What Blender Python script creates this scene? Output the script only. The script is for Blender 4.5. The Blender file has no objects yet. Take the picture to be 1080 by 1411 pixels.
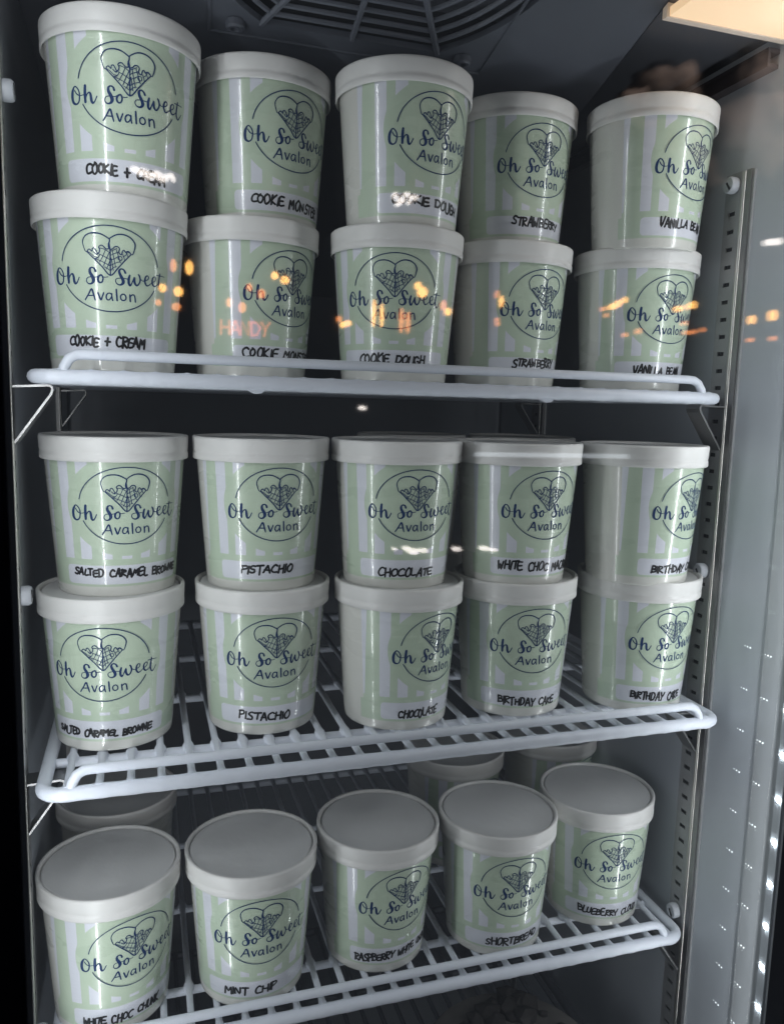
import bpy, bmesh, math, random, json
from mathutils import Vector, Matrix
random.seed(7)
scene = bpy.context.scene
col = scene.collection
# ---------------- camera ----------------
cam_d = bpy.data.cameras.new('camera'); cam = bpy.data.objects.new('camera', cam_d); col.objects.link(cam)
rt = Vector((0.95397774, -0.29869826, 0.02656736)); up = Vector((0.01483303, 0.13548728, 0.99066805)); fw = Vector((0.29951037, 0.94468119, -0.13368244))
CP = Vector((-0.18221, -0.51364, -0.00740))
M = Matrix((rt, up, -fw)).transposed().to_4x4(); M.translation = CP
cam.matrix_world = M
cam_d.sensor_fit = 'HORIZONTAL'; cam_d.sensor_width = 36; cam_d.lens = 36*1092.587/1080
cam_d.clip_start = 0.01; cam_d.clip_end = 60
scene.camera = cam
F = 1092.587
def ray(px, py): return fw + rt*((px-540)/F) - up*((py-705.5)/F)
# ---------------- world / view ----------------
w = bpy.data.worlds.new('World'); scene.world = w; w.use_nodes = True
bg = w.node_tree.nodes['Background']; bg.inputs[0].default_value = (0.50, 0.56, 0.66, 1); bg.inputs[1].default_value = 0.088
scene.view_settings.view_transform = 'Standard'; scene.view_settings.look = 'None'
scene.view_settings.exposure = 0.0; scene.view_settings.gamma = 1
scene.render.engine = 'CYCLES'
scene.cycles.max_bounces = 6; scene.cycles.diffuse_bounces = 3; scene.cycles.glossy_bounces = 4; scene.cycles.transparent_max_bounces = 16
# ---------------- constants ----------------
XR, XL, YB = 0.257, -0.259, 0.42
YD = -0.095          # rear plane of the door
ZT, ZB = 0.262, -0.80
Z1, Z2, Z3, Z4 = 0.0093, -0.2411, -0.4396, -0.640
H, LH = 0.1056, 0.016
# ---------------- lamps ----------------
def area(name, loc, target, sx, sy, energy, color, label):
    d = bpy.data.lights.new(name, 'AREA'); d.shape = 'RECTANGLE'; d.size = sx; d.size_y = sy; d.energy = energy; d.color = color
    o = bpy.data.objects.new(name, d); col.objects.link(o)
    o.location = loc
    o.rotation_euler = (Vector(target)-Vector(loc)).to_track_quat('-Z', 'Y').to_euler()
    return o
# room light that falls through the door: a long shop ceiling fitting and the bright shop behind the photographer
room_lamp = area('shop_ceiling_lamp', (0.35, -2.4, 1.7), (0, 0, -.15), 1.6, 0.5, 4.6, (1, 0.95, 0.90), '')
strip_r = area('strip_glow_right', (0.2500, -0.081, -0.12), (0.0, 0.12, -0.12), 0.006, 0.92, 0.54, (0.96, 0.98, 1.0), '')
strip_l = area('strip_glow_left', (-0.2520, -0.081, -0.12), (0.0, 0.12, -0.12), 0.006, 0.92, 0.62, (0.96, 0.98, 1.0), '')
# ---------------- helpers ----------------
def tag(o, label=None, cat=None, group=None, kind=None):
    if label: o['label'] = label
    if cat: o['category'] = cat
    if group: o['group'] = group
    if kind: o['kind'] = kind
    return o
def empty(name, loc=(0,0,0), rz=0):
    o = bpy.data.objects.new(name, None); col.objects.link(o); o.location = loc; o.rotation_euler = (0,0,rz); o.empty_display_size = .02
    return o
def link(name, me, parent=None, m=None, smooth=True):
    if m is not None:
        me.materials.clear(); me.materials.append(m)
    o = bpy.data.objects.new(name, me); col.objects.link(o)
    if parent: o.parent = parent
    return o
class MB:
    def __init__(s): s.v=[]; s.f=[]; s.uv=None
    def box(s, x0,y0,z0,x1,y1,z1):
        b=len(s.v); s.v += [(x,y,z) for z in (z0,z1) for y in (y0,y1) for x in (x0,x1)]
        s.f += [tuple(b+i for i in q) for q in ((0,2,3,1),(4,5,7,6),(0,1,5,4),(2,6,7,3),(0,4,6,2),(1,3,7,5))]
        return s
    def tube(s, pts, r, seg=10, caps=True, flat=None):
        pts=[Vector(p) for p in pts]; n=len(pts); rs=r if isinstance(r,(list,tuple)) else [r]*n
        b=len(s.v); ref=None
        for i,p in enumerate(pts):
            t=(pts[min(i+1,n-1)]-pts[max(i-1,0)]).normalized()
            if ref is None: ref=Vector((0,0,1)) if abs(t.z)<.9 else Vector((1,0,0))
            a=t.cross(ref).normalized(); c=a.cross(t).normalized(); ref=c
            for k in range(seg):
                an=2*math.pi*k/seg; q=p+a*math.cos(an)*rs[i]+c*math.sin(an)*rs[i]; s.v.append(tuple(q))
        for i in range(n-1):
            for k in range(seg):
                k2=(k+1)%seg; s.f.append((b+i*seg+k,b+i*seg+k2,b+(i+1)*seg+k2,b+(i+1)*seg+k))
        if caps:
            s.f.append(tuple(b+k for k in reversed(range(seg)))); s.f.append(tuple(b+(n-1)*seg+k for k in range(seg)))
        return s
    def lathe(s, prof, seg=72, ax=(0,0,0), uv=False):
        b=len(s.v); n=len(prof)
        for (r,z) in prof:
            for k in range(seg+1):
                th=-math.pi+2*math.pi*k/seg
                s.v.append((ax[0]+r*math.sin(th), ax[1]-r*math.cos(th), ax[2]+z))
        for i in range(n-1):
            for k in range(seg):
                s.f.append((b+i*(seg+1)+k,b+i*(seg+1)+k+1,b+(i+1)*(seg+1)+k+1,b+(i+1)*(seg+1)+k))
        return s
    def mesh(s, name, smooth=True, angle=40):
        me=bpy.data.meshes.new(name); me.from_pydata(s.v,[],s.f); me.validate(); me.update()
        if smooth:
            bm=bmesh.new(); bm.from_mesh(me)
            for f in bm.faces: f.smooth=True
            ca=math.radians(angle)
            for e in bm.edges:
                if len(e.link_faces)==2 and e.calc_face_angle(0)>ca: e.smooth=False
            bm.to_mesh(me); bm.free()
        return me
    def build(s, name, m, parent=None, smooth=True, angle=40): return link(name, s.mesh(name,smooth,angle), parent, m)
# ---------------- materials ----------------
def mat(name, colr, rough=.5, metal=0, coat=0, coatr=.1, noise=0, nscale=20, bump=0, bscale=200, spec=.5, emit=None, es=0, sss=0, rnoise=0):
    m=bpy.data.materials.new(name); m.use_nodes=True; nt=m.node_tree; p=nt.nodes['Principled BSDF']
    p.inputs['Base Color'].default_value=(*colr,1); p.inputs['Roughness'].default_value=rough; p.inputs['Metallic'].default_value=metal
    p.inputs['Coat Weight'].default_value=coat; p.inputs['Coat Roughness'].default_value=coatr; p.inputs['Specular IOR Level'].default_value=spec
    if emit: p.inputs['Emission Color'].default_value=(*emit,1); p.inputs['Emission Strength'].default_value=es
    if sss: p.inputs['Subsurface Weight'].default_value=sss; p.inputs['Subsurface Radius'].default_value=(.004,.004,.005)
    tc=nt.nodes.new('ShaderNodeTexCoord')
    if noise:
        n=nt.nodes.new('ShaderNodeTexNoise'); n.inputs['Scale'].default_value=nscale; n.inputs['Detail'].default_value=6
        nt.links.new(tc.outputs['Object'],n.inputs['Vector'])
        mx=nt.nodes.new('ShaderNodeMix'); mx.data_type='RGBA'
        nt.links.new(n.outputs['Fac'],mx.inputs[0]); mx.inputs[6].default_value=(*[c*(1-noise) for c in colr],1); mx.inputs[7].default_value=(*[min(1,c*(1+noise)) for c in colr],1)
        nt.links.new(mx.outputs[2],p.inputs['Base Color'])
        if rnoise:
            mr=nt.nodes.new('ShaderNodeMapRange'); mr.inputs[3].default_value=max(0.02,rough-rnoise); mr.inputs[4].default_value=rough+rnoise
            nt.links.new(n.outputs['Fac'],mr.inputs[0]); nt.links.new(mr.outputs[0],p.inputs['Roughness'])
    if bump:
        n=nt.nodes.new('ShaderNodeTexNoise'); n.inputs['Scale'].default_value=bscale; n.inputs['Detail'].default_value=5
        nt.links.new(tc.outputs['Object'],n.inputs['Vector'])
        b=nt.nodes.new('ShaderNodeBump'); b.inputs['Strength'].default_value=bump; b.inputs['Distance'].default_value=.001
        nt.links.new(n.outputs['Fac'],b.inputs['Height']); nt.links.new(b.outputs[0],p.inputs['Normal'])
    return m
M_LID=mat('lid_card',(.73,.725,.71),.40,noise=.05,nscale=30,bump=.10,bscale=260)
M_LIDTOP=mat('lid_top_card',(.66,.665,.665),.5,noise=.13,nscale=26,bump=.3,bscale=160,rnoise=.12)
M_INK=mat('navy_print',(.012,.038,.125),.55,spec=.2)
M_PEN=mat('black_marker',(.008,.008,.010),.4)
M_WIRE=mat('white_coated_wire',(.67,.71,.79),.38,noise=.05,nscale=35,bump=.55,bscale=170,rnoise=.1)
M_LINER=mat('cabinet_liner',(.42,.45,.49),.42,noise=.07,nscale=6,bump=.05,bscale=40,rnoise=.08)
M_BACK=mat('rear_panel',(.16,.175,.20),.5,noise=.15,nscale=5)
M_JAMB=mat('jamb_plastic',(.34,.36,.38),.35,noise=.08,nscale=9)
M_STEEL=mat('brushed_steel',(.30,.30,.30),.38,metal=1,noise=.15,nscale=40,rnoise=.08)
M_WIRE_SHADE=mat('shade_darkened_wire',(.09,.10,.12),.5,noise=.1,nscale=35)  # white wire darkened in colour for the shade around the lowest shelf
M_CHROME=mat('polished_ridge',(.50,.49,.46),.3,metal=1)
M_SLOT=mat('slotted_steel',(.36,.365,.37),.5,metal=.6,noise=.2,nscale=60)
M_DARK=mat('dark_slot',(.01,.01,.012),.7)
M_BLACK=mat('black_door_frame',(.003,.0035,.006),.95,spec=.0)
M_KNOB=mat('white_plastic',(.42,.44,.48),.4,noise=.05,nscale=80)
M_CEIL=mat('grey_ceiling',(.075,.08,.095),.5,noise=.1,nscale=8)
M_HOUS=mat('fan_housing_plastic',(.072,.080,.100),.5,noise=.06,nscale=15,bump=.1,bscale=300)
M_CHAN=mat('top_channel',(.05,.045,.05),.35,noise=.2,nscale=30)
def body_material():
    m=bpy.data.materials.new('printed_tub_card'); m.use_nodes=True; nt=m.node_tree; p=nt.nodes['Principled BSDF']; L=nt.links
    uv=nt.nodes.new('ShaderNodeUVMap'); uv.uv_map='UVMap'
    sp=nt.nodes.new('ShaderNodeSeparateXYZ'); L.new(uv.outputs[0],sp.inputs[0])
    def mth(op,a,b=None,c=None):
        n=nt.nodes.new('ShaderNodeMath'); n.operation=op
        for i,x in enumerate((a,b,c)):
            if x is None: continue
            if isinstance(x,(int,float)): n.inputs[i].default_value=x
            else: L.new(x,n.inputs[i])
        return n.outputs[0]
    # wobble for hand drawn edges
    nz=nt.nodes.new('ShaderNodeTexNoise'); nz.inputs['Scale'].default_value=9; L.new(uv.outputs[0],nz.inputs['Vector'])
    wob=mth('MULTIPLY',mth('SUBTRACT',nz.outputs['Fac'],.5),.35)
    th=mth('ADD',mth('SUBTRACT',mth('MULTIPLY',sp.outputs[0],360*1.05),180*1.05),wob)     # degrees, 0 = logo
    z=mth('MULTIPLY',sp.outputs[1],100)                                  # millimetres
    at=mth('ABSOLUTE',th)
    def rng(x,a,b): return mth('MULTIPLY',mth('GREATER_THAN',x,a),mth('LESS_THAN',x,b))
    st=None
    for a,b in ((-1,4.9),(13.3,22.5),(32.4,43.3),(51.3,62.5)):
        r=rng(at,a,b); st=r if st is None else mth('MAXIMUM',st,r)
    outer=mth('GREATER_THAN',at,mth('ADD',75.5,mth('MULTIPLY',mth('SUBTRACT',90,z),.07)))
    st=mth('MAXIMUM',st,outer)
    st=mth('MULTIPLY',st,mth('GREATER_THAN',z,25.6))
    ex=mth('DIVIDE',mth('MULTIPLY',th,.71),38.5); ez=mth('DIVIDE',mth('SUBTRACT',z,61),33.3)
    dd=mth('ADD',mth('MULTIPLY',ex,ex),mth('MULTIPLY',ez,ez))
    st=mth('MULTIPLY',st,mth('GREATER_THAN',dd,1))
    # label box with rounded corners
    qx=mth('MAXIMUM',mth('SUBTRACT',mth('MULTIPLY',at,.67),41-3.0),0); qz=mth('MAXIMUM',mth('SUBTRACT',mth('ABSOLUTE',mth('SUBTRACT',z,15)),6.4-3.0),0)
    box=mth('LESS_THAN',mth('ADD',mth('MULTIPLY',qx,qx),mth('MULTIPLY',qz,qz)),9)
    white=mth('MAXIMUM',st,box)
    plain=mth('MAXIMUM',mth('LESS_THAN',z,7.0),mth('MULTIPLY',mth('GREATER_THAN',at,82),mth('GREATER_THAN',z,22)))
    plain=mth('MAXIMUM',plain,mth('GREATER_THAN',at,86))
    base=nt.nodes.new('ShaderNodeTexNoise'); base.inputs['Scale'].default_value=5; base.inputs['Detail'].default_value=5
    tc=nt.nodes.new('ShaderNodeTexCoord'); oi=nt.nodes.new('ShaderNodeObjectInfo')
    ad=nt.nodes.new('ShaderNodeVectorMath'); ad.operation='ADD'; L.new(uv.outputs[0],ad.inputs[0]); L.new(oi.outputs['Random'],ad.inputs[1]); L.new(ad.outputs[0],base.inputs['Vector'])
    def mix(f,a,b):
        n=nt.nodes.new('ShaderNodeMix'); n.data_type='RGBA'
        if isinstance(f,(int,float)): n.inputs[0].default_value=f
        else: L.new(f,n.inputs[0])
        for i,x in ((6,a),(7,b)):
            if isinstance(x,tuple): n.inputs[i].default_value=(*x,1)
            else: L.new(x,n.inputs[i])
        return n.outputs[2]
    green=mix(base.outputs['Fac'],(.475,.585,.45),(.565,.66,.53))
    c=mix(white,green,(.70,.72,.79)); c=mix(plain,c,(.68,.68,.64))
    L.new(c,p.inputs['Base Color'])
    mr=nt.nodes.new('ShaderNodeMapRange'); L.new(base.outputs['Fac'],mr.inputs[0]); mr.inputs[3].default_value=.22; mr.inputs[4].default_value=.34
    L.new(mr.outputs[0],p.inputs['Roughness'])
    p.inputs['Coat Weight'].default_value=.6; p.inputs['Coat Roughness'].default_value=.09
    b=nt.nodes.new('ShaderNodeBump'); b.inputs['Strength'].default_value=.12; b.inputs['Distance'].default_value=.001
    n2=nt.nodes.new('ShaderNodeTexNoise'); n2.inputs['Scale'].default_value=45; L.new(ad.outputs[0],n2.inputs['Vector']); n3=nt.nodes.new('ShaderNodeTexNoise'); n3.inputs['Scale'].default_value=4; L.new(ad.outputs[0],n3.inputs['Vector'])
    seam=mth('MULTIPLY',mth('LESS_THAN',th,-99),.6)
    L.new(mth('ADD',mth('ADD',n2.outputs['Fac'],mth('MULTIPLY',n3.outputs['Fac'],4.5)),seam),b.inputs['Height']); L.new(b.outputs[0],p.inputs['Normal'])
    return m
M_BODY=body_material()
M_GRILLE=mat('grille_plastic',(.105,.115,.14),.5,noise=.06,nscale=15)
# ---------------- setting: the cabinet liner ----------------
def struct(name,mb,m,smooth=False):
    o=mb.build(name,m,None,smooth); tag(o,kind='structure'); return o
struct('right_wall', MB().box(XR,-.054,ZB,XR+.03,YB,ZT+.03), M_LINER)
struct('left_wall', MB().box(XL-.03,-.054,ZB,XL,YB,ZT+.03), M_LINER)
struct('back_wall', MB().box(XL-.03,YB,ZB,XR+.03,YB+.03,ZT+.03), M_BACK)
struct('ceiling', MB().box(XL,YD,ZT,XR,YB,ZT+.03), M_CEIL)
struct('cabinet_floor', MB().box(XL,YD,ZB-.03,XR,YB,ZB), M_LINER)
jr=struct('right_jamb', MB().box(XR-.001,YD+.001,ZB,XR+.03,-.054,ZT), M_JAMB)
jl=struct('left_jamb', MB().box(XL-.03,YD+.001,ZB,XL+.001,-.054,ZT), M_JAMB)
# ---------------- door ----------------
door=empty('glass_door',(0,YD,ZB)); tag(door,'black framed double glazed freezer door that everything is seen through','door')
def dpart(name,mb,m):
    o=mb.build(name,m,None,False); o.parent=door; o.matrix_parent_inverse=Matrix.Translation((0,-YD,-ZB)); return o
GX0,GX1=-.2416,.2480
dpart('door_stile',MB().box(GX0-.07,YD-.035,ZB-.05,GX0,YD-.001,ZT+.25),M_BLACK)
dpart('door_stile',MB().box(GX1,YD-.035,ZB-.05,GX1+.07,YD-.001,ZT+.25),M_BLACK)
dpart('door_rail',MB().box(GX0,YD-.035,ZT+.18,GX1,YD-.001,ZT+.25),M_BLACK)
dpart('door_rail',MB().box(GX0,YD-.035,ZB-.05,GX1,YD-.001,ZB+.02),M_BLACK)
def glass_mat():
    m=bpy.data.materials.new('door_glass'); m.use_nodes=True; nt=m.node_tree; L=nt.links
    for n in list(nt.nodes): nt.nodes.remove(n)
    out=nt.nodes.new('ShaderNodeOutputMaterial'); mx=nt.nodes.new('ShaderNodeMixShader'); t=nt.nodes.new('ShaderNodeBsdfTransparent'); g=nt.nodes.new('ShaderNodeBsdfGlossy')
    t.inputs[0].default_value=(.985,.99,.99,1); g.inputs['Roughness'].default_value=.025; g.inputs[0].default_value=(1,1,1,1)
    fr=nt.nodes.new('ShaderNodeFresnel'); fr.inputs[0].default_value=1.5
    geo=nt.nodes.new('ShaderNodeNewGeometry')
    # same reflectance seen from either side of a face
    lw=nt.nodes.new('ShaderNodeLayerWeight'); lw.inputs[0].default_value=.5
    pw=nt.nodes.new('ShaderNodeMath'); pw.operation='POWER'; L.new(lw.outputs['Facing'],pw.inputs[0]); pw.inputs[1].default_value=4
    ml=nt.nodes.new('ShaderNodeMath'); ml.operation='MULTIPLY_ADD'; L.new(pw.outputs[0],ml.inputs[0]); ml.inputs[1].default_value=.8; ml.inputs[2].default_value=.042
    L.new(ml.outputs[0],mx.inputs[0]); L.new(t.outputs[0],mx.inputs[1]); L.new(g.outputs[0],mx.inputs[2]); L.new(mx.outputs[0],out.inputs[0])
    return m
M_GLASS=glass_mat()
dpart('glass_pane',MB().box(GX0-.004,YD-.016,ZB+.016,GX1+.004,YD-.014,ZT+.184),M_GLASS)
dpart('glass_pane',MB().box(GX0-.004,YD-.028,ZB+.016,GX1+.004,YD-.026,ZT+.184),M_GLASS)
# ---------------- LED strips on the two jambs ----------------
M_LED=bpy.data.materials.new('led_emitter'); M_LED.use_nodes=True
p=M_LED.node_tree.nodes['Principled BSDF']; p.inputs['Emission Color'].default_value=(.88,.94,1,1); p.inputs['Emission Strength'].default_value=145
M_STRIP=mat('led_strip_cover',(.55,.58,.62),.15,noise=.05,spec=.6)
led_me=MB().lathe([(0.0001,.0012),(.0010,.0010),(.0017,.0005),(.0019,0)],12).mesh('diode')
led_me.materials.append(M_LED)
for side,x in (('right',.2534),('left',-.2554)):
    t=empty('led_or_ghost_row',(x,-.083,-.12)); tag(t,('lit strip of small white LEDs down the right jamb beside the jamb edge' if side=='right' else 'strip of small white LEDs down the left jamb behind the black door frame'),'light strip','LED strips on the jambs')
    sg=1 if side=='right' else -1
    MB().box(.0 if sg>0 else -.0046,-.0035,-.62,.0046 if sg>0 else 0,.0035,.36).build('strip_cover',M_STRIP,t,False)
    for k in range(28):
        o=link('diode',led_me,t); o.location=(0,0,(-.2831+.12)-.0333*(k-15.0)); o.rotation_euler=(0,-sg*math.pi/2,0)
M_GHOST=bpy.data.materials.new('ghost_dot_emitter'); M_GHOST.use_nodes=True  # added glowing dots that imitate ghost reflections of the LEDs in the glass
p=M_GHOST.node_tree.nodes['Principled BSDF']; p.inputs['Emission Color'].default_value=(.86,.95,1,1); p.inputs['Emission Strength'].default_value=.85
sm=MB().lathe([(0.0001,.0006),(.0004,.0005),(.00065,0)],8).mesh('ghost_dot'); sm.materials.append(M_GHOST)
t=empty('led_or_ghost_row',(XR,-.05,-.12)); tag(t,'faint double row of glowing dots added for LED ghost reflections over the right wall','light strip','LED strips on the jambs')
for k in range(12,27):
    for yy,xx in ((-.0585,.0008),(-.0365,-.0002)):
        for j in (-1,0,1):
            o=link('ghost_dot',sm,t); o.location=(-.0002 if yy>-.054 else -.0012, yy+.05+j*.0028, (-.2831+.12)-.0333*(k-15.0)); o.rotation_euler=(0,-math.pi/2,0); o.scale=(1,1,1) if j<1 else (.6,.6,.6)
# ---------------- ceiling: sloping fan housing, grille, lamp, channel ----------------
SL=math.radians(18.08)
def hz(y): return .26-(y+.0225)*math.tan(SL)
hs=empty('fan_housing',(0,YB,ZT)); tag(hs,'dark grey sloping fan cover with round slotted grille above the top shelf','fan cover')
def hpart(name,mb,m,smooth=False):
    o=mb.build(name,m,None,smooth); o.parent=hs; o.matrix_parent_inverse=Matrix.Translation((0,-YB,-ZT)); return o
# frame plate with a round opening
import itertools
HX0,HX1,HY0,HY1=-.2,.1535,YD+.002,YB-.001
GC=(-.042,-.06); GRo=.118
b=MB(); N=64; vi=[];vo=[]
def polar_rect(a):
    c,s=math.cos(a),math.sin(a); t=1e9
    if c>1e-6: t=min(t,(HX1-GC[0])/c)
    if c<-1e-6: t=min(t,(HX0-GC[0])/c)
    if s>1e-6: t=min(t,(HY1-GC[1])/s)
    if s<-1e-6: t=min(t,(HY0-GC[1])/s)
    return GC[0]+c*t,GC[1]+s*t
def gpt(a,r):
    # outer outline: straight between 60 and 120 degrees, round elsewhere
    deg=math.degrees(a)%360
    if 60<=deg<=120: rr=r/math.sin(a)
    elif 240<=deg<=300: rr=r/abs(math.sin(a))
    else: rr=r/math.sin(math.radians(60))
    return GC[0]+math.cos(a)*rr, max(HY0+.002,GC[1]+math.sin(a)*rr)
angs=sorted(set([2*math.pi*k/N for k in range(N)]+[math.atan2(y-GC[1],x-GC[0])%(2*math.pi) for x in (HX0,HX1) for y in (HY0,HY1)]+[math.radians(q) for q in (60,120,240,300)]))
for a in angs:
    x,y=gpt(a,.105); vi.append((x,y,hz(y)))
    x,y=polar_rect(a); vo.append((x,y,hz(y)))
n=len(angs); T=.004
b.v=[(x,y,z) for x,y,z in vi]+[(x,y,z) for x,y,z in vo]+[(x,y,z+T) for x,y,z in vi]+[(x,y,z+T) for x,y,z in vo]
for i in range(n):
    j=(i+1)%n
    b.f+=[(i,n+i,n+j,j),(2*n+i,2*n+j,3*n+j,3*n+i),(i,j,2*n+j,2*n+i)]
hpart('cover_plate',b,M_HOUS)
# side cheeks and dark inside
for x in (HX0,HX1-.003):
    cb=MB(); cb.v=[(x,HY0,hz(HY0)+.002),(x+.003,HY0,hz(HY0)+.002),(x+.003,HY1,hz(HY1)+.002),(x,HY1,hz(HY1)+.002),(x,HY0,ZT+.02),(x+.003,HY0,ZT+.02),(x+.003,HY1,ZT+.02),(x,HY1,ZT+.02)]
    cb.f=[(0,1,2,3),(4,7,6,5),(0,4,5,1),(1,5,6,2),(2,6,7,3),(3,7,4,0)]
    hpart('side_cheek',cb,M_HOUS)
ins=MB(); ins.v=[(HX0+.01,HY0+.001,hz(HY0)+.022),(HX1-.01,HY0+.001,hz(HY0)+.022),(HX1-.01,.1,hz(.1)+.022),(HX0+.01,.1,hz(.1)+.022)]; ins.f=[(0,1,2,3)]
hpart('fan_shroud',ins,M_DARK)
# fan grille: concentric bars + spokes
r=.0975
while r>.03:
    g=MB(); pts=[]
    for k in range(-24,204,3):
        a=math.radians(k); x,y=gpt(a,r)
        if y<=HY0+.003: continue
        pts.append((x,y,hz(y)+.0015))
    g.tube(pts,.0017,6); hpart('grille_bar',g,M_GRILLE,True); r-=.0078
for d in (0,60,90,120,180):
    g=MB(); a=math.radians(d)
    p0=(GC[0]+math.cos(a)*.03,GC[1]+math.sin(a)*.03); p1=gpt(a,.107)
    if p0[1]<HY0+.003: p0=(p0[0],HY0+.003)
    g.tube([(p0[0],p0[1],hz(p0[1])+.001),(p1[0],p1[1],hz(p1[1])+.001)],.0022,6); hpart('grille_spoke',g,M_GRILLE,True)
for (x,y) in ((-.1202,.0481),(.0385,.0467)):
    g=MB(); g.lathe([(.0062,.001),(.0062,-.003),(.0050,-.0042),(.0030,-.0042),(.0026,.0005),(.0001,.0005)],20,(x,y,hz(y))); hpart('screw_boss',g,M_HOUS,True)
    g=MB(); g.lathe([(.0001,-.0012),(.0016,-.0012),(.0016,.002)],12,(x,y,hz(y))); hpart('screw',g,M_STEEL,True)
# raised plate edge round the fan
yy=.057
for P in ([(-.136,yy),(.056,yy)],[(.056,yy),(.066,HY0+.01)],[(-.136,yy),(-.146,HY0+.01)]):
    g=MB(); g.tube([(x,y,hz(y)) for x,y in P],.0012,6); hpart('plate_edge',g,M_HOUS,True)
# small vent slots near the front right of the cover
for k in range(6):
    x=.122-.010*k; y=-.050+.004*(k%2)
    o=MB().box(x,y,hz(y)-.0012,x+.0035,y+.012,hz(y)+.0003).build('vent_slot',M_DARK,None,False); o.parent=hs; o.matrix_parent_inverse=Matrix.Translation((0,-YB,-ZT))
# warm ceiling lamp
M_LAMP=mat('warm_diffuser',(.6,.5,.4),.6,emit=(1,.66,.36),es=.85,noise=.04,nscale=20)
M_LAMPEDGE=mat('lamp_edge',(.55,.50,.46),.5,emit=(1,.70,.45),es=.16)
lp=empty('ceiling_lamp',(.2,-.0225,ZT)); tag(lp,'warm glowing flat lamp panel in the top right corner of the ceiling','lamp')
o=MB().box(-.0445,-.070,-.0088,.0555,-.0052,-.003).build('diffuser',M_LAMP,lp,False)
o=MB().box(-.0465,-.0050,-.0095,.0565,.0000,-.0005).build('lamp_frame',M_LAMPEDGE,lp,False)
# dark channel along the top of the right wall
ch=empty('wall_channel',(XR,.05,.245)); tag(ch,'dark channel strip along the top of the right wall','channel')
MB().box(-.0100,-.0665,.0040,0,.36,.0072).build('channel_lip',M_CHAN,ch,False)
MB().box(-.0100,-.0665,-.0060,-.0080,.36,.0038).build('channel_face',M_CHAN,ch,False)
MB().box(-.0078,-.0660,-.0058,0,.36,-.0030).build('channel_base',M_CHAN,ch,False)
# ---------------- slotted pilasters ----------------
def slotted(sgn, z0, z1, y0=.0085, y1=.0255):
    b=MB(); pitch=.01325; z=z1-.030; sy0,sy1=y0+.0050,y1-.0050; sh=.0032
    prev=z1; t=.0012
    x0,x1=(-t,0) if sgn>0 else (0,t)
    while z>z0+.01:
        b.box(x0,y0,z+sh/2,x1,y1,prev)
        b.box(x0,y0,z-sh/2,x1,sy0,z+sh/2); b.box(x0,sy1,z-sh/2,x1,y1,z+sh/2)
        prev=z-sh/2; z-=pitch
    b.box(x0,y0,z0,x1,y1,prev)
    return b
def pilaster(x, sgn, z1, yofs, label, knobs):
    t=empty('slotted_pilaster',(x,yofs,0)); tag(t,label,'shelf rail','slotted shelf rails on the side walls')
    o=slotted(sgn,ZB+.01,z1).build('slotted_face',M_SLOT,t,False); o.location.x=-sgn*.0016
    xa,xb=(-.0014,-.0001) if sgn>0 else (.0001,.0014)
    MB().box(xa,.0090,ZB+.01,xb,.0250,z1-.002).build('slot_backing',M_DARK,t,False)
    MB().tube([(-sgn*.0024,.0062,ZB+.01),(-sgn*.0024,.0062,z1-.001)],.0019,10).build('polished_ridge',M_CHROME,t)
    xa,xb=(-.0030,0) if sgn>0 else (0,.0030)
    MB().box(xa,-.0012,ZB+.01,xb,.0038,z1-.0005).build('front_flange',M_STEEL,t,False)
    MB().box(xa*.6,-.0034,ZB+.01,xb*.6,-.0015,z1-.001).build('edge_flange',M_SLOT,t,False)
    for kz in knobs:
        k=MB().lathe([(.0058,0),(.0062,.002),(.0062,.0058),(.0052,.0072),(.0001,.0074)],20).build('screw_knob',M_KNOB,t)
        k.location=(-sgn*.0024,.0155,kz); k.rotation_euler=(0,-sgn*math.pi/2,0)
        s=MB().box(-.0045,-.0007,.0070,.0020,.0007,.0079).build('screw_slot',M_DARK,k,False); s.rotation_euler=(0,0,.6)
    return t
pilaster(XR,1,.1754,0,'front slotted steel shelf rail on the right wall with white screw caps',[.166,-.1345,-.4345])
pilaster(XL,-1,.1930,0,'front slotted steel shelf rail on the left wall beside the black door frame',[.166,-.1315,-.4345])
pilaster(XR,1,.1754,.305,'rear slotted steel shelf rail at the back of the right wall',[.166,-.1345])
pilaster(XL,-1,.1754,.305,'rear slotted steel shelf rail at the back of the left wall',[.166,-.1345])
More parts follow.
